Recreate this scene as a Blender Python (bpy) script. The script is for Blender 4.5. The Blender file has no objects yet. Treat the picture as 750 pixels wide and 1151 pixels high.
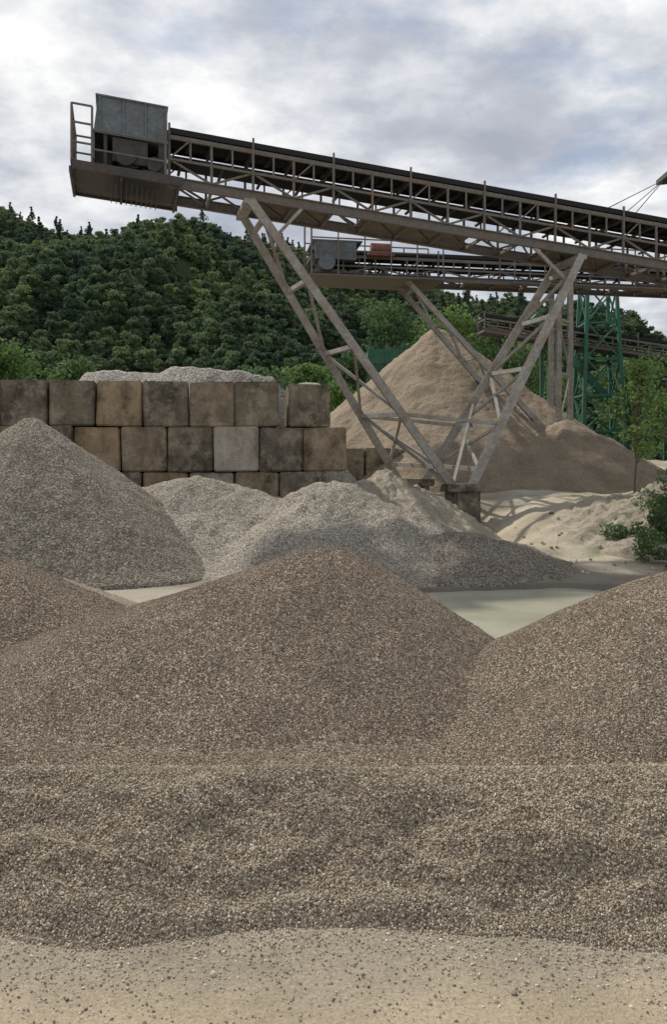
import bpy, math, random
import numpy as np
from mathutils import Vector, Matrix
random.seed(7); rng=np.random.default_rng(7)
scene=bpy.context.scene

# ------------------------------------------------------------ helpers
def link(o,parent=None):
    scene.collection.objects.link(o)
    if parent: o.parent=parent
    return o
def empty(name,loc=(0,0,0)):
    e=bpy.data.objects.new(name,None); e.empty_display_size=0.5
    link(e); return e
def vnoise(x,y,seed=0):
    r=np.random.default_rng(seed+100).random((256,256))
    xi=np.floor(x).astype(int); yi=np.floor(y).astype(int)
    fx=x-xi; fy=y-yi
    fx=fx*fx*(3-2*fx); fy=fy*fy*(3-2*fy)
    g=lambda a,b:r[a%256,b%256]
    return (g(xi,yi)*(1-fx)+g(xi+1,yi)*fx)*(1-fy)+(g(xi,yi+1)*(1-fx)+g(xi+1,yi+1)*fx)*fy
def fbm(x,y,seed=0,oc=4):
    x=np.asarray(x,float); y=np.asarray(y,float)
    s=0;a=1;t=0
    for i in range(oc):
        c,sn=math.cos(i*1.1+.4),math.sin(i*1.1+.4)
        u=(x*c-y*sn)*2**i+13.7*i; v=(x*sn+y*c)*2**i+7.3*i
        s=s+a*(vnoise(u,v,seed+i)-.5); t+=a; a*=.5
    return s/t*2
def sstep(a,b,x):
    t=np.clip((x-a)/(b-a),0,1); return t*t*(3-2*t)
def softp(h,k):
    return k*np.logaddexp(0,h/k)
def grid_mesh(name,xs,ys,hf,mat,tint=None,parent=None):
    X,Y=np.meshgrid(xs,ys); Z=hf(X,Y)
    nx,ny=len(xs),len(ys)
    v=np.stack([X.ravel(),Y.ravel(),Z.ravel()],1)
    idx=np.arange(nx*ny).reshape(ny,nx)
    f=np.stack([idx[:-1,:-1],idx[:-1,1:],idx[1:,1:],idx[1:,:-1]],-1).reshape(-1,4)
    me=bpy.data.meshes.new(name)
    me.vertices.add(len(v)); me.vertices.foreach_set('co',v.ravel())
    me.loops.add(f.size); me.loops.foreach_set('vertex_index',f.ravel())
    me.polygons.add(len(f)); me.polygons.foreach_set('loop_start',np.arange(0,f.size,4))
    me.polygons.foreach_set('use_smooth',np.ones(len(f),bool))
    me.update(calc_edges=True)
    if tint is not None:
        col=tint(X,Y,Z).reshape(-1,3)
        at=me.attributes.new('tint','FLOAT_COLOR','POINT')
        at.data.foreach_set('color',np.concatenate([col,np.ones((len(col),1))],1).ravel())
    me.materials.append(mat)
    return link(bpy.data.objects.new(name,me),parent)

class Nt:
    def __init__(s,mat): s.t=mat.node_tree; s.n=s.t.nodes; s.l=s.t.links
    def new(s,ty,**k):
        n=s.n.new(ty)
        for a,b in k.items(): setattr(n,a,b)
        return n
    def ln(s,a,b): s.l.new(a,b)
def newmat(name,rough=.9,spec=.2):
    m=bpy.data.materials.new(name); m.use_nodes=True
    b=m.node_tree.nodes['Principled BSDF']
    b.inputs['Roughness'].default_value=rough
    b.inputs['Specular IOR Level'].default_value=spec
    return m,Nt(m),b
def ramp(nt,cols,interp='LINEAR'):
    r=nt.new('ShaderNodeValToRGB'); e=r.color_ramp.elements
    r.color_ramp.interpolation=interp
    for i,(p,c) in enumerate(cols):
        if i<2: el=e[i]; el.position=p
        else: el=e.new(p)
        el.color=(*c,1)
    return r
def noise(nt,vec,scale,detail=4,rough=.55):
    n=nt.new('ShaderNodeTexNoise'); n.inputs['Scale'].default_value=scale
    n.inputs['Detail'].default_value=detail; n.inputs['Roughness'].default_value=rough
    if vec: nt.ln(vec,n.inputs['Vector'])
    return n
def mixc(nt,a,b,fac=.5,mode='MIX'):
    m=nt.new('ShaderNodeMix',data_type='RGBA',blend_type=mode)
    for s,i in ((fac,0),(a,6),(b,7)):
        if hasattr(s,'links'): nt.ln(s,m.inputs[i])
        elif isinstance(s,(int,float)): m.inputs[i].default_value=s
        else: m.inputs[i].default_value=(*s,1)
    return m.outputs[2]
def bump(nt,b,h,strength=.5,dist=.02,prev=None):
    n=nt.new('ShaderNodeBump'); n.inputs['Strength'].default_value=strength
    n.inputs['Distance'].default_value=dist; nt.ln(h,n.inputs['Height'])
    if prev: nt.ln(prev,n.inputs['Normal'])
    if b: nt.ln(n.outputs[0],b.inputs['Normal'])
    return n.outputs[0]

def gravel_mat(name,cols,scale=60,bd=.012,bs=1.0,big=1.0,tone=((.25,(.76,.75,.74)),(.75,(1.17,1.16,1.14)))):
    m,nt,b=newmat(name,.95,.1)
    co=nt.new('ShaderNodeTexCoord').outputs['Object']
    v=nt.new('ShaderNodeTexVoronoi'); v.inputs['Scale'].default_value=scale; nt.ln(co,v.inputs['Vector'])
    v.inputs['Randomness'].default_value=1
    sep=nt.new('ShaderNodeSeparateColor'); nt.ln(v.outputs['Color'],sep.inputs[0])
    r=ramp(nt,cols); nt.ln(sep.outputs[0],r.inputs[0])
    n=noise(nt,co,big,6,.6); t=ramp(nt,tone); nt.ln(n.outputs[0],t.inputs[0])
    c=mixc(nt,r.outputs[0],t.outputs[0],1.0,'MULTIPLY')
    nt.ln(c,b.inputs['Base Color'])
    inv=nt.new('ShaderNodeMath',operation='SUBTRACT'); inv.inputs[0].default_value=1
    nt.ln(v.outputs['Distance'],inv.inputs[1])
    n2=noise(nt,co,scale*.22,5,.6)
    p=bump(nt,None,n2.outputs[0],.5,bd*3)
    bump(nt,b,inv.outputs[0],bs,bd,p)
    return m
BROWN=[(0,(.085,.067,.052)),(.25,(.16,.127,.097)),(.55,(.26,.207,.158)),(.8,(.36,.295,.228)),(1,(.50,.445,.38))]
GREY=[(0,(.075,.065,.052)),(.3,(.13,.114,.092)),(.6,(.195,.172,.14)),(.85,(.27,.242,.20)),(1,(.40,.37,.325))]
m_brown=gravel_mat('gravel_brown',BROWN,95,.009)
m_grey=gravel_mat('gravel_grey',GREY,44,.018,.9,.7)
m_lgrey=gravel_mat('gravel_light_grey',[(0,(.125,.112,.092)),(.4,(.205,.186,.155)),(.7,(.285,.262,.22)),(1,(.44,.41,.36))],42,.018,.8,.6)
m_vlgrey=gravel_mat('gravel_pale',[(0,(.15,.14,.12)),(.4,(.27,.255,.225)),(.7,(.37,.353,.315)),(1,(.55,.53,.48))],30,.025,.8,.6)
def sand_mat(name,c1,c2,sc=1.2):
    m,nt,b=newmat(name,.95,.1)
    co=nt.new('ShaderNodeTexCoord').outputs['Object']
    n=noise(nt,co,sc,8,.62); r=ramp(nt,[(.3,c1),(.7,c2)]); nt.ln(n.outputs[0],r.inputs[0])
    n3=noise(nt,co,14,4,.7); r3=ramp(nt,[(.3,(.75,.74,.72)),(.7,(1.15,1.15,1.15))]); nt.ln(n3.outputs[0],r3.inputs[0])
    nt.ln(mixc(nt,r.outputs[0],r3.outputs[0],1.0,'MULTIPLY'),b.inputs['Base Color'])
    n2=noise(nt,co,5,8,.7); bump(nt,b,n2.outputs[0],.9,.12)
    return m
m_sand=sand_mat('sand_brown',(.21,.170,.124),(.325,.27,.205))

def stone_mat(name,cols):
    m,nt,b=newmat(name,.85,.25)
    oi=nt.new('ShaderNodeObjectInfo'); r=ramp(nt,cols); nt.ln(oi.outputs['Random'],r.inputs[0])
    ln=noise(nt,oi.outputs['Location'],1.6,5,.6); lt=ramp(nt,[(.3,(.76,.75,.74)),(.7,(1.18,1.17,1.15))]); nt.ln(ln.outputs[0],lt.inputs[0])
    nt.ln(mixc(nt,r.outputs[0],lt.outputs[0],1.0,'MULTIPLY'),b.inputs['Base Color'])
    return m
m_stone=stone_mat('pebble_brown',[(0,(.095,.074,.057)),(.2,(.15,.119,.091)),(.45,(.22,.174,.131)),(.65,(.27,.215,.162)),(.82,(.32,.272,.218)),(.94,(.40,.345,.275)),(1,(.54,.49,.42))])
m_stone3=stone_mat('pebble_tan',[(0,(.125,.103,.074)),(.2,(.195,.164,.118)),(.45,(.285,.241,.172)),(.65,(.345,.298,.217)),(.82,(.405,.362,.283)),(.94,(.49,.44,.35)),(1,(.64,.60,.52))])
m_stone2=stone_mat('pebble_dusty',[(0,(.20,.17,.135)),(.4,(.33,.285,.22)),(.8,(.44,.395,.325)),(1,(.64,.60,.53))])

# ------------------------------------------------------------ instancing
def variants(cname,objs):
    c=bpy.data.collections.new(cname)
    for o in objs: c.objects.link(o)
    return c
def stone_variants(cname,mat,n=6):
    import bmesh
    obs=[]
    for i in range(n):
        bm=bmesh.new(); bmesh.ops.create_icosphere(bm,subdivisions=2 if i<2 else 1,radius=1)
        s=(random.uniform(.9,1.25),random.uniform(.75,1),random.uniform(.5,.75))
        for v in bm.verts:
            k=1+random.uniform(-.16,.16)
            v.co=Vector((v.co.x*s[0],v.co.y*s[1],v.co.z*s[2]))*k
        me=bpy.data.meshes.new('pebble'); bm.to_mesh(me); bm.free(); me.materials.append(mat)
        obs.append(bpy.data.objects.new('pebble',me))
    return variants(cname,obs)
def scatter(name,pts,sc,coll,parent=None,rot=((0,0,0),(6.28,6.28,6.28))):
    me=bpy.data.meshes.new(name); me.vertices.add(len(pts)); me.vertices.foreach_set('co',np.asarray(pts,float).ravel())
    at=me.attributes.new('sc','FLOAT','POINT'); at.data.foreach_set('value',np.asarray(sc,float))
    ob=link(bpy.data.objects.new(name,me),parent)
    ng=bpy.data.node_groups.new(name,'GeometryNodeTree')
    ng.interface.new_socket('Geometry',in_out='INPUT',socket_type='NodeSocketGeometry')
    ng.interface.new_socket('Geometry',in_out='OUTPUT',socket_type='NodeSocketGeometry')
    N=ng.nodes; L=ng.links
    gi=N.new('NodeGroupInput'); go=N.new('NodeGroupOutput')
    ip=N.new('GeometryNodeInstanceOnPoints'); ci=N.new('GeometryNodeCollectionInfo')
    ci.inputs['Collection'].default_value=coll
    ci.inputs['Separate Children'].default_value=True; ci.inputs['Reset Children'].default_value=True
    rv=N.new('FunctionNodeRandomValue'); rv.data_type='FLOAT_VECTOR'
    rv.inputs[0].default_value=rot[0]; rv.inputs[1].default_value=rot[1]
    na=N.new('GeometryNodeInputNamedAttribute'); na.data_type='FLOAT'; na.inputs['Name'].default_value='sc'
    L.new(gi.outputs[0],ip.inputs['Points']); L.new(ci.outputs[0],ip.inputs['Instance'])
    ip.inputs['Pick Instance'].default_value=True
    L.new(rv.outputs[0],ip.inputs['Rotation']); L.new(na.outputs[0],ip.inputs['Scale'])
    L.new(ip.outputs[0],go.inputs[0])
    md=ob.modifiers.new('scatter','NODES'); md.node_group=ng
    return ob

# ------------------------------------------------------------ terrain functions
def pond_d(x,y): return ((x-3.1)/2.9)**2+((y-12.2)/2.2)**2+fbm(x*.9,y*.9,9)*.35
def g_h(x,y):
    side=sstep(-1.5,2.0,x)
    z=side*1.15*sstep(16.0,22.0,y+fbm(x*.25,y*.25,3)*1.5)
    z=z+(1-side)*1.0*sstep(17,22,y)
    z=z-.95*np.exp(-(((x-3.3)/1.2)**2+((y-21.3)/2.0)**2))
    z=z+.9*sstep(25,33,y)
    z=z+fbm(x*.4,y*.4,5)*.10*sstep(14,17,y)+fbm(x*1.6,y*1.6,6)*.10*sstep(15.5,18,y)*sstep(80,30,y)
    z=z+fbm(x*.8,y*.8,8)*.02
    z=z-.24*sstep(1.25,.85,pond_d(x,y))
    return z
def cone(cx,cy,H,sx,sy,k=.2,base=.12,seed=0,amp=.05,fq=.9,sxl=None,fine=.012):
    def f(x,y):
        dx=x-cx; dy=y-cy
        s=np.where(dx<0,sxl,sx) if sxl else sx
        th=np.arctan2(dy,dx)
        r=np.sqrt((dx*s)**2+(dy*sy)**2+k*k*.25)-k*.5
        r=r*(1+.05*np.sin(th*3+seed)+.03*np.sin(th*7+seed*2))
        h=softp(H-r,base)-.06
        w=sstep(-.02,.3,h)
        h=h+w*(amp*fbm(x*fq+seed,y*fq,seed)+fine*fbm(x*7,y*7,seed+3)+fine*fbm(np.cos(th)*r*2+th*9,r*1.2,seed+5))
        return h-.4*sstep(.05,-.04,h)
    return f
def berm(x,y):
    yc=4.62+.07*fbm(x*.7,x*0+2,21)
    yt=3.70-.06*x+.16*fbm(x*1.3,x*0+5,22)
    t=np.clip((y-yt)/(yc-yt),-1,1.6)
    H=.435+.016*fbm(x*1.1,x*0+1,23)
    up=H*np.where(t<0,0,(.72*t+.28*sstep(0,1,t)))
    dn=H-.62*(y-yc)
    h=-.05*np.log(np.exp(-np.clip(up,-2,2)/.05)+np.exp(-np.clip(dn,-3,3)/.05))+.018
    rip=fbm(x*1.6+.6*y,y*4.2,24,3)
    h=h+(.080*rip+.045*fbm(x*5,y*6,25))*sstep(0,.2,t)*sstep(1.02,.7,t)
    h=h-.05*sstep(.12,-.15,t)
    return np.maximum(h,-.08)
P_c=cone(0.0,8.35,1.23,.66,.56,.34,.09,31,.06,.8,.345)
_pr=cone(3.35,7.7,1.22,.44,.56,.35,.08,41,.06,.7,.44)
P_r=lambda x,y:_pr(x-.38*(y-7.7),y)
P_l=cone(-4.7,10.5,1.12,.42,.45,.3,.10,51,.05,.7)
def floor_r(f,lo,x1):
    return lambda x,y: np.maximum(f(x,y),lo+.03*fbm(x*1.3,y*1.3,66)+.02*fbm(x*6,y*6,67)-.4*sstep(5.2,4.9,y)-.4*sstep(8.3,9.6,y+.3*fbm(x,y,68)+.35*np.clip(x+1.5,0,5))-.5*sstep(x1,x1+.6,x))
P_c2=floor_r(P_c,.045,2.5); P_r2=floor_r(P_r,.04,9)

# ------------------------------------------------------------ ground sheet
def nonuni(lo,a,b,hi,st,n):
    l=a-np.geomspace(st,a-lo,n)[::-1]; r=b+np.geomspace(st,hi-b,n)
    return np.concatenate([l,np.arange(a,b+1e-6,st),r])
def tintf(X,Y,Z):
    tan=np.array([.47,.395,.29]); gry=np.array([.28,.25,.205]); beige=np.array([.37,.33,.255]); grass=np.array([.07,.10,.035]); wht=np.array([.38,.355,.305])
    c=np.broadcast_to(tan,X.shape+(3,)).copy()
    def mx(c,col,w): return c*(1-w[...,None])+col*w[...,None]
    c=mx(c,gry,sstep(5,9,Y))
    yt=3.70-.06*X
    c=mx(c,gry*1.2,sstep(yt-.5,yt-.05,Y+.3*fbm(X*2,Y*2,75))*.75)
    n=fbm(X*.5,Y*.5,71)
    c=mx(c,wht,sstep(9.5,11,Y)*.5)
    c=mx(c,gry*.8,sstep(14.0,14.6,Y)*sstep(17.5,16.5,Y+n))
    c=mx(c,gry*.55,sstep(1.6,1.2,pond_d(X,Y)))
    c=mx(c,beige,sstep(16.0,17.6,Y+n*1.6)*sstep(-.5,1.5,X))
    c=mx(c,wht*1.1,sstep(.0,.35,fbm(X*.35,Y*.5,72))*sstep(16.5,18,Y)*sstep(2.5,4,X)*.9)
    c=mx(c,grass,sstep(38,44,Y+n*4))
    g=sstep(.0,.3,fbm(X*.8,Y*.8,73)+.25)*sstep(5.2,6.2,X+n)*sstep(15,16,Y)*sstep(22,20,Y)
    c=mx(c,grass*1.2,g*.8)
    return c
m,nt,b=newmat('ground_earth',.95,.1)
at=nt.new('ShaderNodeAttribute',attribute_name='tint'); co=nt.new('ShaderNodeTexCoord').outputs['Object']
n1=noise(nt,co,.9,9,.65); r1=ramp(nt,[(.3,(.78,.77,.75)),(.7,(1.15,1.15,1.15))]); nt.ln(n1.outputs[0],r1.inputs[0])
c=mixc(nt,at.outputs['Color'],r1.outputs[0],1.0,'MULTIPLY')
n2=noise(nt,co,60,8,.8); r2=ramp(nt,[(.3,(.62,.60,.57)),(.5,(1,1,1)),(.72,(1.4,1.4,1.4))]); nt.ln(n2.outputs[0],r2.inputs[0])
c=mixc(nt,c,r2.outputs[0],1.0,'MULTIPLY'); nt.ln(c,b.inputs['Base Color'])
p=bump(nt,None,noise(nt,co,6,8,.7).outputs[0],.7,.06); bump(nt,b,n2.outputs[0],1.0,.012,p)
m_ground=m
gx=nonuni(-900,-12,14,900,.09,34); gy=nonuni(-60,2.2,34,1400,.09,34)
grid_mesh('ground',gx,gy,g_h,m_ground,tintf)

# ------------------------------------------------------------ near gravel piles
S_brown=stone_variants('pebbles_brown',m_stone); S_dust=stone_variants('pebbles_dusty',m_stone2); S_tan=stone_variants('pebbles_tan',m_stone3)
ob=grid_mesh('gravel_berm',np.arange(-7,7.01,.025),np.arange(3.1,5.6,.02),lambda x,y:np.maximum(berm(x,y),g_h(x,y)-.05),m_brown)
objs=[ob]
objs.append(grid_mesh('gravel_pile',np.arange(-7,4,.035),np.arange(4.9,11,.035),lambda x,y:np.maximum(P_c2(x,y),g_h(x,y)-.1),m_brown))
objs.append(grid_mesh('gravel_pile',np.arange(-.8,9,.035),np.arange(4.9,11,.035),lambda x,y:np.maximum(P_r2(x,y),g_h(x,y)-.1),m_brown))
objs.append(grid_mesh('gravel_pile',np.arange(-9,-1.2,.04),np.arange(7.5,13.5,.04),lambda x,y:np.maximum(P_l(x,y),g_h(x,y)-.1),m_brown))
fs=[berm,P_c2,P_r2,P_l]
regs=[(-2.9,2.9,3.2,5.1,12500,.0038,.0078),(-5,3.2,5.2,9.4,7500,.0042,.0074),(-.7,5,5.2,8.8,7500,.0042,.0074),(-6,-1.5,8,11,3500,.006,.010)]
for i,(x0,x1,y0,y1,den,s0,s1) in enumerate(regs):
    n=int((x1-x0)*(y1-y0)*den*1.1)
    x=rng.uniform(x0,x1,n); y=rng.uniform(y0,y1,n)
    k=np.abs(x)<y*.40+.4; x=x[k];y=y[k]
    h=fs[i](x,y); ok=h>g_h(x,y)-.003
    for j,f in enumerate(fs):
        if j!=i: ok&=(h>=f(x,y)-.004)
    x,y,h=x[ok],y[ok],h[ok]
    s=rng.uniform(0,1,len(x))**1.8*(s1-s0)+s0
    big=rng.random(len(x))<.006; s=np.where(big,s*1.6,s)
    scatter('stones',np.stack([x,y,h+s*.25],1),s,S_tan if i==0 else S_brown,objs[i])
# loose pebbles on the foreground ground
n=100000; x=rng.uniform(-2.6,2.6,n); y=rng.uniform(2.2,4.2,n)
yt=3.70-.06*x+.16*fbm(x*1.3,x*0+5,22)
pr=np.exp(-np.clip(yt-y,0,9)/.24)*.95+.03+.12*(fbm(x*1.5,y*2,81)>.22)
k=(rng.random(n)<pr)&(y<yt+.2); x,y=x[k],y[k]
s=rng.uniform(0,1,len(x))**3*.0060+.0018
h=np.maximum(g_h(x,y),berm(x,y))
ex,ey=np.array([-.47,.68,-.9]),np.array([3.47,3.35,3.1])
x=np.append(x,ex);y=np.append(y,ey);h=np.append(h,g_h(ex,ey));s=np.append(s,[.018,.017,.013])
scatter('loose_pebbles',np.stack([x,y,h+s*.3],1),s,S_dust)
n=900; x=rng.uniform(-5.5,8.5,n); y=rng.uniform(15.0,21,n)
s=rng.uniform(0,1,n)**4*.05+.012
scatter('loose_rocks',np.stack([x,y,g_h(x,y)+s*.2],1),s,S_tan)

# ------------------------------------------------------------ middle piles
def pile(name,f,x0,x1,y0,y1,st,mat,lo=.35):
    return grid_mesh(name,np.arange(x0,x1,st),np.arange(y0,y1,st),lambda x,y:np.maximum(f(x,y),g_h(x,y)-lo),mat)
pile('gravel_pile',cone(-5.8,17.0,2.95,.76,.76,.22,.13,61,.10,.5,fine=.03),-11,-1,12,21.5,.07,m_grey,.1)
pile('gravel_pile',cone(-2.9,18.6,1.75,.36,.55,.5,.15,62,.20,.7,fine=.05),-9,2,14.5,20.2,.07,m_lgrey,.1)
pile('gravel_pile',cone(.1,18.2,1.62,.50,.46,.4,.15,63,.25,.8,fine=.06,sxl=.5),-4,5,13.4,21.5,.07,m_lgrey,.1)
pile('gravel_pile',cone(2.2,16.8,.70,.32,.36,.4,.1,67,.16,.8,fine=.04),-2,6.5,14.4,19.5,.07,m_grey,.1)
def top_heap(x,y):
    u=np.abs(x+3.95)/2.35
    h=4.42-.16*u**2-1.1*np.clip(u-1,0,9)*2.2-.75*np.abs(y-22.9-.12*(x+4))**1.2+.17*fbm(x*.9,y*.9,64)+.05*fbm(x*4,y*4,65)
    return h
pile('gravel_pile',top_heap,-9.5,1,21.35,27,.07,m_vlgrey,.3)
pile('sand_pile',cone(3.9,34,7.15,.66,.72,.25,.2,65,.25,.35,fine=.08,sxl=.86),-8,18,25,44,.11,m_sand,.3)
pile('sand_pile',cone(7.4,28.6,3.35,.55,.6,.3,.2,68,.18,.6,fine=.06),1,14,23.5,34,.09,m_sand,.3)
m_sand2=sand_mat('sand_pale',(.26,.232,.18),(.40,.36,.29),1.6)
pile('sand_pile',cone(1.3,21.4,1.75,.62,.42,.3,.12,69,.25,1.3,fine=.12,sxl=.55),-2,6,18,24.5,.06,m_sand2,.15)
pile('sand_pile',cone(8.4,20.9,1.75,.36,.45,.5,.12,70,.25,.9,fine=.12,sxl=.42),4.4,13,16.5,25,.07,m_sand2,.15)

# pond
m,nt,b=newmat('muddy_water',.10,.35)
co=nt.new('ShaderNodeTexCoord').outputs['Object']
n1=noise(nt,co,.8,4); r=ramp(nt,[(.35,(.29,.295,.22)),(.65,(.38,.38,.30))]); nt.ln(n1.outputs[0],r.inputs[0]); nt.ln(r.outputs[0],b.inputs['Base Color'])
bump(nt,b,noise(nt,co,7,3).outputs[0],.08,.01)
grid_mesh('pond_water',np.arange(-1.2,7.5,.25),np.arange(9,15.3,.25),lambda x,y:x*0-.055,m)

# ------------------------------------------------------------ concrete
def concrete(name,cols):
    m,nt,b=newmat(name,.92,.15)
    oi=nt.new('ShaderNodeObjectInfo')
    geo=nt.new('ShaderNodeNewGeometry').outputs['Position']
    r=ramp(nt,cols); nt.ln(oi.outputs['Random'],r.inputs[0])
    mp=nt.new('ShaderNodeMapping'); mp.inputs['Scale'].default_value=(1.5,1.5,.8); nt.ln(geo,mp.inputs[0])
    n=noise(nt,mp.outputs[0],1.5,9,.72); t=ramp(nt,[(.34,(.34,.33,.31)),(.5,(.9,.88,.85)),(.68,(1.35,1.3,1.2))]); nt.ln(n.outputs[0],t.inputs[0])
    c=mixc(nt,r.outputs[0],t.outputs[0],1.0,'MULTIPLY')
    n3=noise(nt,geo,2.2,9,.78); t3=ramp(nt,[(.48,(0,0,0)),(.62,(1,1,1))]); nt.ln(n3.outputs[0],t3.inputs[0])
    c=mixc(nt,c,mixc(nt,c,(.46,.38,.28),.55),t3.outputs[0])
    nt.ln(c,b.inputs['Base Color'])
    bump(nt,b,noise(nt,geo,9,8,.75).outputs[0],.9,.06)
    return m
m_conc=concrete('weathered_concrete',[(0,(.14,.124,.098)),(.4,(.195,.170,.13)),(.65,(.26,.205,.14)),(.88,(.32,.24,.15)),(1,(.38,.35,.30))])
def box_mesh(name,dx,dy,dz,bev=.02,jit=0):
    import bmesh
    bm=bmesh.new(); bmesh.ops.create_cube(bm,size=1)
    for v in bm.verts: v.co=Vector((v.co.x*dx,v.co.y*dy,v.co.z*dz))+Vector([random.uniform(-jit,jit) for _ in range(3)])
    if bev: bmesh.ops.bevel(bm,geom=bm.edges[:],offset=bev,segments=2,affect='EDGES')
    me=bpy.data.meshes.new(name); bm.to_mesh(me); bm.free(); return me
wall=empty('concrete_block_wall')
wd=Vector((7.56,1.0,0)).normalized(); wo=Vector((-7.5,20,0))
def block(u,zb,w=1.02,h=1.03,dy=0,parent=wall,mat=m_conc,o=wo,d=wd):
    me=box_mesh('block',w,1.0,h,.03,.022); me.materials.append(mat)
    ob=bpy.data.objects.new('block',me); link(ob,parent)
    nrm=Vector((-d.y,d.x,0))
    ob.location=o+d*(u+w/2)+nrm*(.5+dy+random.uniform(-.05,.05)); ob.location.z=zb+h/2
    ob.rotation_euler=(0,random.uniform(-.008,.008),math.atan2(d.y,d.x)+random.uniform(-.025,.025))
for r in range(4):
    zb=2.85-1.05*r; off=0 if r%2==0 else .56
    for i in range(-5,8):
        u=i*1.05+off
        if r==0 and i>5: continue
        if r>0 and u>7.0: continue
        block(u,zb)
block(6.5,2.86,1.0,.98)
pc=wo+wd*7.0+Vector((-wd.y,wd.x,0))*.5
grid_mesh('gravel_heap',np.arange(pc.x-.47,pc.x+.47,.04),np.arange(pc.y-.46,pc.y+.46,.04),lambda x,y:3.835+.10*np.clip(1-(((x-pc.x)/.47)**2+((y-pc.y)/.46)**2),-.2,1)+.02*fbm(x*6,y*6,5),m_vlgrey,parent=wall)
wall2=empty('concrete_block_wall')
for i in range(4):
    for r in range(2): block(i*1.1+(.3 if r else 0)-.3,1.5-r,1.05,.95,parent=wall2,o=Vector((.2,27,0)),d=Vector((1,.12,0)).normalized())
cb=empty('concrete_block'); block(0,1.75,1.25,.75,parent=cb,o=Vector((5.2,28.0,0)),d=Vector((1,0,0)))

# ------------------------------------------------------------ steel
def steel(name,base,rust,amt=.5,rough=.7):
    m,nt,b=newmat(name,rough,.35)
    co=nt.new('ShaderNodeTexCoord').outputs['Object']
    n=noise(nt,co,1.7,9,.7); r=ramp(nt,[(amt-.12,(0,0,0)),(amt+.14,(1,1,1))]); nt.ln(n.outputs[0],r.inputs[0])
    c=mixc(nt,base,rust,r.outputs[0])
    n2=noise(nt,co,11,5,.7); t=ramp(nt,[(.3,(.7,.7,.7)),(.7,(1.25,1.25,1.25))]); nt.ln(n2.outputs[0],t.inputs[0])
    nt.ln(mixc(nt,c,t.outputs[0],1.0,'MULTIPLY'),b.inputs['Base Color'])
    bump(nt,b,n2.outputs[0],.3,.01)
    return m
m_steel=steel('weathered_steel',(.13,.13,.125),(.145,.112,.085),.5)
m_dsteel=steel('dark_steel',(.05,.05,.053),(.08,.06,.05),.55)
m_leg=steel('leg_steel',(.30,.29,.265),(.20,.165,.13),.55)
m_house=steel('housing_paint',(.13,.16,.18),(.10,.10,.097),.55)
m_green=steel('green_paint',(.02,.12,.075),(.05,.10,.07),.52)
m_belt,_,b=newmat('rubber_belt',.8,.2); b.inputs['Base Color'].default_value=(.022,.022,.024,1)
m_dirt=steel('dirty_plate',(.11,.09,.07),(.17,.14,.105),.5,.9)
m_red=steel('red_paint',(.22,.07,.05),(.2,.13,.1),.5)
class MB:
    def __init__(s): s.v=[]; s.f=[]
    def hexa(s,p):
        i=len(s.v); s.v+=[tuple(q) for q in p]
        s.f+=[(i,i+3,i+2,i+1),(i+4,i+5,i+6,i+7),(i,i+1,i+5,i+4),(i+1,i+2,i+6,i+5),(i+2,i+3,i+7,i+6),(i+3,i,i+4,i+7)]
    def beam(s,a,b,w,h=None,up=Vector((0,0,1)),ou=0,ow=0):
        h=h or w; a=Vector(a);b=Vector(b); d=(b-a).normalized()
        side=d.cross(up)
        if side.length<.05: side=d.cross(Vector((0,1,0)))
        side.normalize(); u=side.cross(d).normalized()
        a=a+u*ou+side*ow; b=b+u*ou+side*ow
        q=[-side*w/2-u*h/2,side*w/2-u*h/2,side*w/2+u*h/2,-side*w/2+u*h/2]
        s.hexa([a+x for x in q]+[b+x for x in q])
    def ibeam(s,a,b,w,h,up=Vector((0,0,1)),t=.025):
        s.beam(a,b,w,t,up,ou=h/2); s.beam(a,b,w,t,up,ou=-h/2); s.beam(a,b,t,h-t*1.2,up)
    def cyl(s,a,b,r,n=14):
        a=Vector(a);b=Vector(b);d=(b-a).normalized(); e=d.orthogonal().normalized(); g=d.cross(e)
        i=len(s.v)
        for p in (a,b):
            for k in range(n):
                t=2*math.pi*k/n; s.v.append(tuple(p+(e*math.cos(t)+g*math.sin(t))*r))
        for k in range(n): s.f.append((i+k,i+(k+1)%n,i+n+(k+1)%n,i+n+k))
        s.f.append(tuple(i+k for k in range(n))[::-1]); s.f.append(tuple(i+n+k for k in range(n)))
    def done(s,name,mat,parent):
        me=bpy.data.meshes.new(name); me.from_pydata(s.v,[],s.f); me.update(); me.materials.append(mat)
        return link(bpy.data.objects.new(name,me),parent)
def frame(O,a,sl):
    ca,sa=math.cos(a),math.sin(a); O=Vector(O)
    return lambda t,s,h: O+Vector((ca*t-sa*s,sa*t+ca*s,sl*t+h))
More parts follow.
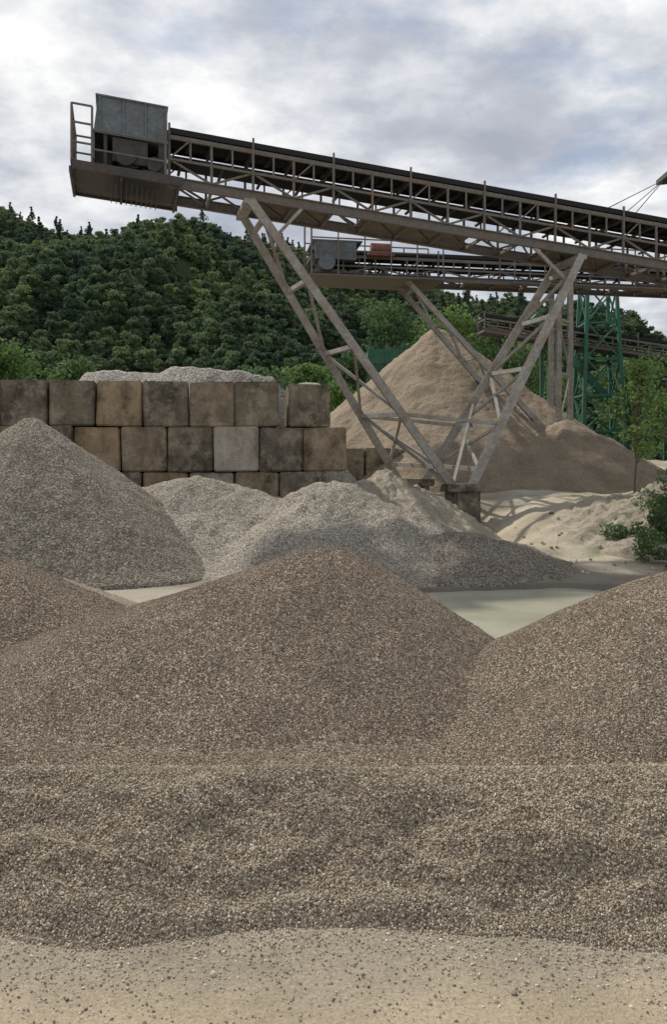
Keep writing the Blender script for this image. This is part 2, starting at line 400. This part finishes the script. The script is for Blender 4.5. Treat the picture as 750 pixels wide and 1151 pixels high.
def conveyor(par,C,t0,t1,W,H,pitch=1.0,big=True):
    ch=MB(); lace=MB(); belt=MB(); rol=MB(); pl=MB()
    hb=.22 if big else .16
    for s in (0,W):
        ch.ibeam(C(t0,s,hb/2),C(t1,s,hb/2),.12,hb)
        ch.beam(C(t0,s,H),C(t1,s,H),.07,.10)
        ch.beam(C(t0,s,H*.56),C(t1,s,H*.56),.05,.055)
    n=int((t1-t0)/pitch)
    for i in range(n+1):
        t=t0+i*pitch
        for s in (0,W):
            lace.beam(C(t,s,hb),C(t,s,H),.06,.06,Vector((0,1,0)))
            if i<n:
                if i%2: lace.beam(C(t,s+.02,hb),C(t+pitch,s+.02,H*.56),.04,.05)
                else: lace.beam(C(t,s+.02,H*.56),C(t+pitch,s+.02,hb),.04,.05)
                lace.beam(C(t+pitch*.5,s,H*.56),C(t+pitch*.5,s,H),.045,.045,Vector((0,1,0)))
                if i%3==0: lace.beam(C(t,s-.02,H*.56),C(t+pitch*.5,s-.02,H),.035,.035)
            if i%2==0: lace.beam(C(t,s-.03,H*.5),C(t,s-.03,H+.32),.05,.05,Vector((0,1,0)))
        lace.beam(C(t,0,.06),C(t,W,.06),.06,.08); lace.beam(C(t,0,H-.04),C(t,W,H-.04),.05,.06)
        if i<n: lace.beam(C(t,0,.09),C(t+pitch,W,.09),.04,.04)
        rol.cyl(C(t+.3,.12,H*.62),C(t+.3,W-.12,H*.62),.04,8)
        for q in (.0,.5):
            tt=t+q*pitch
            rol.cyl(C(tt,.35*W,H+.05),C(tt,.65*W,H+.05),.05,8)
            rol.cyl(C(tt,.35*W,H+.05),C(tt,.08*W,H+.17),.05,8); rol.cyl(C(tt,.65*W,H+.05),C(tt,.92*W,H+.17),.05,8)
    for (s0,h0,s1,h1) in ((.02,.21,.35,.11),(.35,.11,.65,.11),(.65,.11,.98,.21)):
        p=[C(t0,s0*W,H+h0),C(t0,s1*W,H+h1),C(t0,s1*W,H+h1+.02),C(t0,s0*W,H+h0+.02)]
        q=[C(t1,s0*W,H+h0),C(t1,s1*W,H+h1),C(t1,s1*W,H+h1+.02),C(t1,s0*W,H+h0+.02)]
        belt.hexa(p+q)
    belt.beam(C(t0,.0,H+.16),C(t1,.0,H+.16),.03,.13); belt.beam(C(t0,W,H+.16),C(t1,W,H+.16),.03,.13)
    belt.beam(C(t0,W/2,H*.62+.05),C(t1,W/2,H*.62+.05),W*.6,.015)
    t=t0+2
    while t<t1-2:
        L=random.uniform(1,3.0)
        pl.beam(C(t,W*.6,.13),C(min(t+L,t1),W*.6,.13),W*.55,.03)
        if random.random()<.3: pl.beam(C(t,.075,.12),C(min(t+L*.6,t1),.075,.12),.02,.26)
        t+=L+random.uniform(.6,2.2)
    ch.done('chords',m_steel,par); lace.done('lattice',m_steel,par); belt.done('belt',m_belt,par); rol.done('rollers',m_dsteel,par); pl.done('spill_plates',m_dirt,par)

# main conveyor
cv=empty('conveyor')
C=frame((-3.885,21,8.53),math.radians(13.7),-.0958); W=1.4; H=1.17
conveyor(cv,C,0,26,W,H)
hd=MB(); rl=MB(); mc=MB(); fl=MB()
def cbox(mb,C,t0,t1,s0,s1,h0,h1):
    mb.hexa([C(t0,s0,h0),C(t1,s0,h0),C(t1,s1,h0),C(t0,s1,h0),C(t0,s0,h1),C(t1,s0,h1),C(t1,s1,h1),C(t0,s1,h1)])
hd.hexa([C(-1.72,-.12,1.0),C(-.05,-.12,.92),C(-.05,1.5,.92),C(-1.72,1.5,1.0),C(-1.62,-.12,1.80),C(-.05,-.12,1.78),C(-.05,1.5,1.78),C(-1.62,1.5,1.80)])
for t in (-1.58,-1.05,-.55,-.08): cbox(hd,C,t-.02,t+.02,-.15,-.121,.98,1.78)
cbox(hd,C,-1.68,-.03,-.16,1.54,1.785,1.82); cbox(hd,C,-1.7,-.03,-.15,-.122,.93,1.0)
cbox(hd,C,-1.76,-1.70,-.1,1.48,.35,1.0)
hd.done('drive_housing',m_house,cv)
cbox(fl,C,-2.2,.2,-.35,1.75,.0,.05)
for s in (-.36,1.76): cbox(fl,C,-2.22,.3,s-.03,s+.03,-.06,.14)
for t in (-2.23,-1.1,.2): cbox(fl,C,t-.03,t+.03,-.33,1.73,-.12,-.003)
fl.done('platform',m_dsteel,cv)
mc.cyl(C(-.9,.0,.62),C(-.9,1.4,.62),.36,20); mc.cyl(C(-.9,-.14,.62),C(-.9,-.02,.62),.12,12)
mc.cyl(C(-.35,-.25,.38),C(-.35,.35,.38),.17,14); cbox(mc,C,-.62,-.1,-.28,.3,.06,.2)
cbox(mc,C,-1.3,-.5,-.1,-.04,.35,.9); mc.cyl(C(-.15,.1,.75),C(-.15,1.3,.75),.12,12)
cbox(mc,C,-1.6,-.1,1.2,1.3,.06,.95); cbox(mc,C,-1.68,-1.3,.2,1.1,.06,.6)
mc.cyl(C(-1.0,-.2,.5),C(-1.0,-.16,.5),.24,16)
cbox(mc,C,-.25,-.05,-.1,0,.1,.95); cbox(mc,C,-1.5,-1.42,-.1,0,.1,.95)
for t in np.arange(-1.35,-.2,.12): cbox(mc,C,t,t+.02,-.1,1.45,-.2,-.12)
mc.done('drive_machinery',m_dsteel,cv)
for (t,s) in ((-2.2,-.35),(-2.2,.7),(-2.2,1.72),(-1.75,-.35),(-1.2,1.72),(-.1,-.35),(-.1,1.72)):
    rl.beam(C(t,s,.05),C(t,s,1.42 if t<-1.5 else 1.2),.045,.045,Vector((0,1,0)))
for h in (.55,1.0,1.42):
    rl.beam(C(-2.2,-.35,h),C(-2.2,1.72,h),.04); rl.beam(C(-2.2,-.35,h),C(-1.75,-.35,h),.04)
    if h<1.1: rl.beam(C(-1.75,-.35,h-.1),C(-.1,-.35,h-.1),.035)
    rl.beam(C(-2.2,1.72,h),C(-1.2,1.72,h),.04)
rl.done('railing',m_steel,cv)
lg=MB(); br=MB()
T={'ln':C(1.95,.0,-.02),'lf':C(1.95,1.4,-.02),'rn':C(10.75,.0,-.02),'rf':C(10.75,1.4,-.02)}
B={'ln':C(7.0,-.35,0),'lf':C(6.45,2.3,0),'rn':C(7.5,-.35,0),'rf':C(7.2,2.3,0)}
for k in B: B[k].z=1.42 if k.endswith('n') else 1.5
for k in T: lg.ibeam(T[k],B[k],.20,.24,Vector((0,1,0)))
for sd in 'lr':
    n0,n1=T[sd+'n'],B[sd+'n']; f0,f1=T[sd+'f'],B[sd+'f']
    fr=[.06,.27,.5,.74,.93]
    for i,q in enumerate(fr):
        a=n0.lerp(n1,q); b2=f0.lerp(f1,q)
        br.beam(a,b2,.11,.11)
        if i<len(fr)-1:
            q2=fr[i+1]
            br.beam(a,f0.lerp(f1,q2),.07,.07)
            if i>=2: br.beam(b2,n0.lerp(n1,q2),.07,.07)
for s in 'nf': br.beam(T['l'+s].lerp(B['l'+s],.74),T['r'+s].lerp(B['r'+s],.74),.09,.09)
br.beam(T['lf'].lerp(B['lf'],.72),B['ln'],.09,.09); br.beam(T['rf'].lerp(B['rf'],.62),B['ln'],.08,.08)
br.beam(C(1.9,-.1,-.05),C(1.9,1.5,-.05),.25,.12); br.beam(C(10.75,-.1,-.05),C(10.75,1.5,-.05),.25,.12)
br.beam(T['ln'].lerp(B['ln'],.12),C(3.2,0,0),.08); br.beam(T['rn'].lerp(B['rn'],.12),C(9.4,0,0),.08)
lg.done('support_legs',m_leg,cv); br.done('leg_bracing',m_leg,cv)
m_pier=concrete('pier_concrete',[(0,(.12,.115,.095)),(1,(.15,.14,.11))])
for nm,c0,dz in (('pier',C(7.25,-.35,0),1.42),('pier',C(6.85,2.3,0),1.5)):
    me=box_mesh(nm,.72,.8,2.2,.05,.03); me.materials.append(m_pier); o=bpy.data.objects.new(nm,me); link(o,cv)
    o.location=(c0.x,c0.y,dz-1.1); o.rotation_euler.z=math.radians(13.7)
    me=box_mesh('pier_cap',.95,.95,.2,.02,.01); me.materials.append(m_pier); o=bpy.data.objects.new('pier_cap',me); link(o,cv)
    o.location=(c0.x,c0.y,dz-.04); o.rotation_euler.z=math.radians(13.7)
lg=MB()
for s in (0,1.4):
    for q in (24.6,25.6): lg.ibeam(C(q,s,0),Vector((C(q,s,0).x,C(q,s,0).y,1.0)),.18,.2,Vector((0,1,0)))
lg.done('end_posts',m_leg,cv)

# second conveyor
cv2=empty('conveyor'); D=frame((-.75,30,8.3),math.radians(8),-.012)
conveyor(cv2,D,0,24,1.2,.72,1.1,False)
r2=MB()
for s in (-.5,1.6):
    for t in np.arange(-.05,4.6,.9): r2.beam(D(t,s,0),D(t,s,1.5),.045,.045,Vector((0,1,0)))
    for h in (.8,1.2,1.5): r2.beam(D(-.05,s,h),D(4.45,s,h),.04)
for t in np.arange(7,14,1.1): r2.beam(D(t,-.4,0),D(t,-.4,1.3),.04,.04,Vector((0,1,0)))
r2.beam(D(7,-.4,1.3),D(13.6,-.4,1.3),.04); r2.beam(D(7,-.4,.95),D(13.6,-.4,.95),.04)
for s in (-.5,1.6): r2.beam(D(-.05,s,.0),D(-.05,s,2.1),.06,.06,Vector((0,1,0)))
cbox(r2,D,-.1,4.5,-.52,1.62,-.04,.0); cbox(r2,D,6.9,13.7,-.5,-.02,-.04,.0)
r2.done('walkway_railing',m_steel,cv2)
h2=MB(); cbox(h2,D,.1,1.5,-.3,1.4,.55,1.15); cbox(h2,D,.0,1.7,-.32,1.42,1.15,1.19); h2.cyl(D(.5,-.35,.45),D(.5,1.4,.45),.28,16); h2.done('drive_housing',m_house,cv2)
h3=MB(); h3.cyl(D(2.0,-.2,1.0),D(2.7,-.2,1.0),.17,12); cbox(h3,D,1.9,2.8,-.4,0,.72,.85); h3.done('drive_motor',m_red,cv2)
l2=MB()
for s,dt in ((0,0),(1.2,-.25)):
    l2.ibeam(D(3.3,s,-.02),Vector((7.6+dt*2,28.6+s,2.2)),.16,.2,Vector((0,1,0)))
    for tq in (20,21): p=D(tq,s,-.02); l2.ibeam(p,Vector((p.x,p.y,1.5)),.15,.18,Vector((0,1,0)))
a,b2=D(3.3,0,0),Vector((7.6,28.6,2.2)); c2,d2=D(3.3,1.2,0),Vector((7.1,29.8,2.2))
fr=[.05,.25,.45,.65,.85]
for i,q in enumerate(fr):
    l2.beam(a.lerp(b2,q),c2.lerp(d2,q),.08)
    if i<4: l2.beam(a.lerp(b2,q),c2.lerp(d2,fr[i+1]),.06)
for px,yy,zt in ((7.5,29.6,7.2),(8.1,30.4,8.1),(7.75,31.6,8.1)):
    l2.ibeam(Vector((px,yy,1.4)),Vector((px,yy,zt)),.16,.2,Vector((0,1,0)))
for z in (3.2,5.0,6.8): l2.beam((7.5,29.6,z),(8.1,30.4,z),.07)
l2.beam((7.5,29.6,3.2),(8.1,30.4,5),.05); l2.beam((7.5,29.6,6.8),(8.1,30.4,5),.05)
l2.done('support_legs',m_leg,cv2)

# third, lower conveyor at the back right
cv3=empty('conveyor'); E=frame((6.8,40,7.9),math.radians(6),-.13)
conveyor(cv3,E,0,16,1.0,.6,1.2,False)
l3=MB()
for t in (3,9,15):
    for s in (0,1): p=E(t,s,0); l3.beam(p,(p.x,p.y,1),.15,.15,Vector((0,1,0)))
l3.done('support_legs',m_green,cv3)

# green screening plant
sp=empty('screening_plant'); g=MB()
def tower(g,x0,x1,y0,y1,z0,z1,n,w=.14,taper=.0):
    def pt(ix,iy,z):
        k=(z-z0)/(z1-z0)*taper
        cx,cy=(x0+x1)/2,(y0+y1)/2
        X=(x0,x1)[ix];Y=(y0,y1)[iy]
        return Vector((X+(cx-X)*k,Y+(cy-Y)*k,z))
    zs=np.linspace(z0,z1,n+1); cs=[(0,0),(1,0),(1,1),(0,1)]
    for c in cs: g.beam(pt(*c,z0),pt(*c,z1),w,w,Vector((0,1,0)))
    for i,z in enumerate(zs):
        for k in range(4):
            a,b=cs[k],cs[(k+1)%4]
            g.beam(pt(*a,z),pt(*b,z),w*.6)
            if i<n: g.beam(pt(*a,z),pt(*b,zs[i+1]),w*.45); g.beam(pt(*b,z),pt(*a,zs[i+1]),w*.45)
tower(g,11.2,13.2,40,42,1.8,10.0,5,.15,.35)
tower(g,13.6,18.5,38,41,1.8,5.6,2,.18)
for z in (5.6,3.7):
    g.hexa([Vector(p) for p in ((13.3,37.6,z+.1),(19,37.6,z+.1),(19,41.4,z+.1),(13.3,41.4,z+.1),(13.3,37.6,z+.22),(19,37.6,z+.22),(19,41.4,z+.22),(13.3,41.4,z+.22))])
for x in np.arange(13.4,19,.8): g.beam((x,37.65,5.8),(x,37.65,6.9),.06,.06,Vector((0,1,0)))
g.beam((13.4,37.65,6.9),(19,37.65,6.9),.06); g.beam((13.4,37.65,6.35),(19,37.65,6.35),.05)
g.beam((9.0,40,8.6),(14,41,3.5),.25,.3); g.beam((9.4,41,8.6),(14.4,42,3.5),.12,.15)
g.done('green_frame',m_green,sp)
g=MB(); g.hexa([Vector(p) for p in ((14.6,38.2,3.9),(17.4,38.2,3.9),(17.4,40.6,3.9),(14.6,40.6,3.9),(14.2,38.0,5.4),(17.8,38.0,5.4),(17.8,40.8,5.4),(14.2,40.8,5.4))]); g.done('screen_box',m_dsteel,sp)
hp=empty('feed_hopper'); g=MB()
g.hexa([Vector(p) for p in ((2.3,42,5.2),(3.4,42,5.2),(3.4,43.4,5.2),(2.3,43.4,5.2),(1.6,41.4,6.6),(4.0,41.4,6.6),(4.0,44,6.6),(1.6,44,6.6))])
g.hexa([Vector(p) for p in ((1.6,41.4,6.62),(4,41.4,6.62),(4,44,6.62),(1.6,44,6.62),(1.6,41.4,7.3),(4,41.4,7.3),(4,44,7.3),(1.6,44,7.3))])
for x in (1.7,2.5,3.2,3.9): g.beam((x,41.36,5.6 if x in(2.5,3.2) else 6.4),(x,41.36,7.6),.08,.08,Vector((0,1,0)))
g.done('hopper_body',m_green,hp)
g=MB(); tower(g,1.8,3.8,41.6,43.8,1.5,6.4,2,.16); g.done('hopper_frame',m_green,hp)
ms=empty('cable_mast'); g=MB()
tower(g,10.75,11.35,26.6,27.3,1.5,10.6,8,.10); g.hexa([Vector(p) for p in ((9.95,26.5,10.55),(12,26.5,10.75),(12,27.4,10.75),(9.95,27.4,10.55),(9.95,26.5,10.7),(12,26.5,11.0),(12,27.4,11.0),(9.95,27.4,10.7))])
g.done('mast',m_dsteel,ms)
g=MB()
for tt,s in ((11.2,0),(11.2,1.4),(12.2,0),(12.2,1.4)): g.beam((10.05,27,10.6),C(tt,s,H),.018,.018)
g.done('stay_cables',m_dsteel,ms)

# ------------------------------------------------------------ vegetation
def leaf_mat(name,cols,locn=False):
    m,nt,b=newmat(name,.75,.15)
    oi=nt.new('ShaderNodeObjectInfo'); r=ramp(nt,cols)
    geo=nt.new('ShaderNodeNewGeometry')
    ad=nt.new('ShaderNodeMath',operation='MULTIPLY_ADD'); nt.ln(geo.outputs['Random Per Island'],ad.inputs[0]); ad.inputs[1].default_value=.3
    mu=nt.new('ShaderNodeMath',operation='MULTIPLY'); nt.ln(oi.outputs['Random'],mu.inputs[0]); mu.inputs[1].default_value=.7
    nt.ln(mu.outputs[0],ad.inputs[2]); nt.ln(ad.outputs[0],r.inputs[0]); c=r.outputs[0]
    if locn:
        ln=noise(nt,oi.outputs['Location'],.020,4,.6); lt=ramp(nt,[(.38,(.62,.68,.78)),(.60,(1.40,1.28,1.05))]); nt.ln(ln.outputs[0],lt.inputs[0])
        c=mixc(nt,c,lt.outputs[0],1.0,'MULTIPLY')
    nt.ln(c,b.inputs['Base Color'])
    tr=nt.new('ShaderNodeBsdfTranslucent'); nt.ln(c,tr.inputs[0])
    mx=nt.new('ShaderNodeMixShader'); mx.inputs[0].default_value=.4
    nt.ln(b.outputs[0],mx.inputs[1]); nt.ln(tr.outputs[0],mx.inputs[2])
    nt.ln(mx.outputs[0],nt.n['Material Output'].inputs[0])
    return m
m_bark,_,b=newmat('bark',.9,.1); b.inputs['Base Color'].default_value=(.10,.08,.06,1)
m_forest=leaf_mat('forest_leaves',[(0,(.052,.082,.060)),(.35,(.078,.12,.072)),(.65,(.115,.168,.090)),(1,(.17,.23,.115))],True)  # slight bluish distance haze is mixed into these leaf colours
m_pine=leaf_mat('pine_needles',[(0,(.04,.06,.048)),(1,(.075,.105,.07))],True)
m_leafl=leaf_mat('fresh_leaves',[(0,(.08,.14,.045)),(.5,(.125,.20,.06)),(1,(.18,.265,.08))])
m_leafm=leaf_mat('broad_leaves',[(0,(.055,.10,.045)),(.5,(.09,.15,.06)),(1,(.13,.195,.075))])
def leaves(cent,rad,n,size,flat=.75):
    k=rng.integers(0,len(cent),n)
    d=rng.normal(size=(n,3)); d/=np.linalg.norm(d,axis=1)[:,None]
    rr=rad[k]*rng.uniform(.35,1,n)**.5
    c=cent[k]+d*rr[:,None]*np.array([1,1,flat])
    a=rng.normal(size=(n,3)); a/=np.linalg.norm(a,axis=1)[:,None]
    b=np.cross(a,d+rng.normal(size=(n,3))*.6); b/=np.linalg.norm(b,axis=1)[:,None]+1e-6
    s=size*rng.uniform(.6,1.3,n)[:,None]
    V=np.stack([c-a*s,c-b*s*.6,c+a*s,c+b*s*.6],1).reshape(-1,3)
    return V,np.arange(n*4).reshape(-1,4)
def tree_mesh(name,h,cr,nl,ls,mat,kind='broad',trunk=True,nclump=14,c0=.3,tr=.02):
    mb=MB(); cent=[];rad=[]
    if kind=='broad':
        for i in range(nclump):
            z=random.uniform(c0,.92); w=math.sin(min(1,(z-c0)/(1-c0)*.98+.16)*math.pi*.95)
            w=max(w,.05)**.6
            r=random.random()**.5*cr*w*.8; th=random.uniform(0,6.28)
            cent.append((r*math.cos(th),r*math.sin(th),z*h)); rad.append(cr*random.uniform(.28,.5))
    else:
        for i in range(nclump):
            q=i/(nclump-1); z=c0+(1-c0)*q; r=cr*(1-q)**.8*.6; th=random.uniform(0,6.28)
            cent.append((r*math.cos(th)*.6,r*math.sin(th)*.6,z*h)); rad.append(max(.15*cr,cr*(1-q)*.7))
    cent=np.array(cent);rad=np.array(rad)
    v,f=leaves(cent,rad,nl,ls)
    if trunk:
        n=7; segs=6; wob=[(random.uniform(-1,1)*h*.012,random.uniform(-1,1)*h*.012) for _ in range(segs+1)]
        top=.85*h
        for i in range(segs):
            z0=top*i/segs;z1=top*(i+1)/segs; r0=h*tr*(1-i/segs*.85);r1=h*tr*(1-(i+1)/segs*.85)
            j=len(mb.v)
            for (z,r,w) in ((z0,r0,wob[i]),(z1,r1,wob[i+1])):
                for kx in range(n): t=6.283*kx/n; mb.v.append((w[0]+r*math.cos(t),w[1]+r*math.sin(t),z))
            for kx in range(n): mb.f.append((j+kx,j+(kx+1)%n,j+n+(kx+1)%n,j+n+kx))
        for c in cent: mb.cyl((0,0,c[2]*.72),c,h*.0035+.004,5)
    nv=len(mb.v); nb=len(mb.f)
    me=bpy.data.meshes.new(name)
    me.from_pydata(mb.v+[tuple(q) for q in v],[],mb.f+[tuple(int(z)+nv for z in q) for q in f])
    me.materials.append(m_bark); me.materials.append(mat)
    mi=np.ones(len(me.polygons),int); mi[:nb]=0; me.polygons.foreach_set('material_index',mi)
    return me
vs=[]
for i in range(6):
    vs.append(bpy.data.objects.new('forest_tree',tree_mesh('forest_tree',9+random.uniform(-1.5,1.5),2.9,800,.40,m_forest,'broad',False,13,.12)))
vs2=[bpy.data.objects.new('pine',tree_mesh('pine',15+random.uniform(-1,2),3.2,420,.45,m_pine,'pine',True,6,.62,.012)) for _ in range(4)]
rx=np.array([-600,-300,-190,-158,-130,-100,-74,-44,0,50,100,158,220,320,600.])
rz=np.array([95,118,123,115,105,102,106,99,91,79,67,55,47,40,30.])
def hill(x,y):
    R=np.interp(x*420/np.maximum(y,250),rx,rz)
    t=np.clip((y-115)/(420-115),0,1.0)
    prof=.18*sstep(0,.25,t)+.82*t**1.15
    z=R*prof*np.where(y>420,np.clip(1-(y-420)/500,0,1),1)
    z=z+(fbm(x/60+3,y/110,91,3)*20+fbm(x/22,y/35,92,3)*6)*sstep(0,.3,t)*sstep(1.12,.75,t)
    return z-2+sstep(0,.1,t)*2
mh=sand_mat('forest_floor',(.02,.04,.018),(.045,.07,.03),.05)
grid_mesh('hill',np.arange(-460,460,7),np.arange(112,760,7),hill,mh)
n=30000; x=rng.uniform(-330,330,n); y=118+rng.uniform(0,1,n)*(440-118)
k=np.abs(x)<y*.5+40; x,y=x[k],y[k]
z=hill(x,y)
sc=rng.uniform(0,1,len(x))**1.5*.58+.36
scatter('distant_forest',np.stack([x,y,z-1],1),sc,variants('forest_trees',vs),None,((0,0,0),(0.1,0.1,6.28)))
n=260; x=rng.uniform(-260,260,n); y=rng.uniform(250,425,n); y[:100]=rng.uniform(405,425,100)
scatter('distant_pines',np.stack([x,y,hill(x,y)-1],1),rng.uniform(.4,.95,n),variants('pines',vs2),None,((0,0,0),(0.05,0.05,6.28)))

def tree(name,loc,h,cr,nl,ls,mat,nc=22,c0=.2,tr=.015):
    o=bpy.data.objects.new(name,tree_mesh(name,h,cr,nl,ls,mat,'broad',True,nc,c0,tr)); link(o); o.location=loc; o.rotation_euler.z=random.uniform(0,6.28)
for (x,y,h,cr,mt) in ((4.6,62,12.5,3.4,m_leafm),(8.2,66,12.5,3.6,m_leafl),(12.5,64,11.5,3.6,m_leafm),(16.5,70,12,4,m_leafl),(21,62,9,3.4,m_leafm),(25,58,9,3.6,m_leafm),
        (1.0,58,7.5,2.8,m_leafm),(-1.5,52,6.0,2.6,m_leafl),(-20.5,55,8.0,3.2,m_leafl),(-17,60,7.5,3,m_leafm),(-10,62,7.2,3,m_leafm),(-25,60,10,3.6,m_leafm),(-4.5,60,7,3,m_leafm)):
    tree('broadleaf_tree',(x,y,1.7),h,cr,3800,.16,mt)
for (x,y,h,cr) in ((.3,38,3.8,1.5),(-1.2,36.5,3.2,1.4),(-3,39,3.5,1.5)):
    tree('shrub',(x,y,1.8),h,cr,2200,.10,m_leafl,16,.1)
tree('young_tree',(7.55,22.2,1.0),3.7,.85,1700,.055,m_leafl,22,.35,.009)
tree('young_tree',(9.3,24.5,1.2),4.2,1.0,1400,.06,m_leafl,20,.3,.009)
for (x,y,z,h,cr,n) in ((6.6,18.2,.5,.75,.55,1500),(7.3,19.2,.9,1.1,.75,2200),(6.1,17.0,.3,.45,.5,1000),(7.0,17.4,.4,.6,.5,1200),(8.0,18.5,.9,1.2,.8,1800),(5.9,18.6,.5,.3,.4,700),(6.5,16.4,.1,.35,.4,700)):
    tree('weed_bush',(x,y,z-.1),h,cr,n,.035,m_leafm,14,.08)

# ------------------------------------------------------------ sky, sun, camera
L=Vector((-.58,.78,.98)).normalized(); el=math.asin(L.z); az=math.atan2(L.x,L.y)
w=bpy.data.worlds.new('World'); scene.world=w; w.use_nodes=True
nt=Nt(w); bg=w.node_tree.nodes['Background']; bg.inputs['Strength'].default_value=.1
sky=nt.new('ShaderNodeTexSky',sky_type='NISHITA'); sky.sun_disc=False; sky.sun_elevation=el; sky.sun_rotation=az
tc=nt.new('ShaderNodeTexCoord'); sx=nt.new('ShaderNodeSeparateXYZ'); nt.ln(tc.outputs['Generated'],sx.inputs[0])
za=nt.new('ShaderNodeMath',operation='MAXIMUM'); nt.ln(sx.outputs[2],za.inputs[0]); za.inputs[1].default_value=0
zb=nt.new('ShaderNodeMath',operation='ADD'); nt.ln(za.outputs[0],zb.inputs[0]); zb.inputs[1].default_value=.22
dx=nt.new('ShaderNodeMath',operation='DIVIDE'); nt.ln(sx.outputs[0],dx.inputs[0]); nt.ln(zb.outputs[0],dx.inputs[1])
dy=nt.new('ShaderNodeMath',operation='DIVIDE'); nt.ln(sx.outputs[1],dy.inputs[0]); nt.ln(zb.outputs[0],dy.inputs[1])
cx=nt.new('ShaderNodeCombineXYZ'); nt.ln(dx.outputs[0],cx.inputs[0]); nt.ln(dy.outputs[0],cx.inputs[1])
n1=noise(nt,cx.outputs[0],1.7,9,.55); n1.inputs['Distortion'].default_value=.25
mp=nt.new('ShaderNodeMapping'); mp.inputs['Location'].default_value=(4.2,1.3,.4); nt.ln(cx.outputs[0],mp.inputs[0])
n2=noise(nt,mp.outputs[0],2.3,10,.58)
cc=ramp(nt,[(.34,(.42,.45,.52)),(.45,(.54,.57,.64)),(.53,(.75,.77,.81)),(.61,(1.0,1.0,1.0))]); nt.ln(n2.outputs[0],cc.inputs[0])
sc10=nt.new('ShaderNodeVectorMath',operation='SCALE'); nt.ln(cc.outputs[0],sc10.inputs[0]); sc10.inputs[3].default_value=10
cov=ramp(nt,[(.36,(.3,.3,.3)),(.47,(1,1,1))]); nt.ln(n1.outputs[0],cov.inputs[0])
nt.ln(mixc(nt,sky.outputs[0],sc10.outputs[0],cov.outputs[0]),bg.inputs['Color'])
sl=bpy.data.lights.new('sun','SUN'); sl.energy=4.7; sl.angle=math.radians(1.5); sl.color=(1,.93,.82)
so=link(bpy.data.objects.new('sun',sl)); so.rotation_euler=(-L).to_track_quat('-Z','Y').to_euler(); so.location=(-10,15,30)
cam=bpy.data.cameras.new('camera'); co=link(bpy.data.objects.new('camera',cam)); co.location=(0,0,2.0); co.rotation_euler=(math.pi/2,0,0)
cam.sensor_fit='AUTO'; cam.sensor_width=36; cam.lens=1000/1151*36; cam.shift_y=-55/1151; cam.clip_end=5000
scene.camera=co
scene.view_settings.view_transform='Standard'; scene.view_settings.look='None'; scene.view_settings.exposure=0
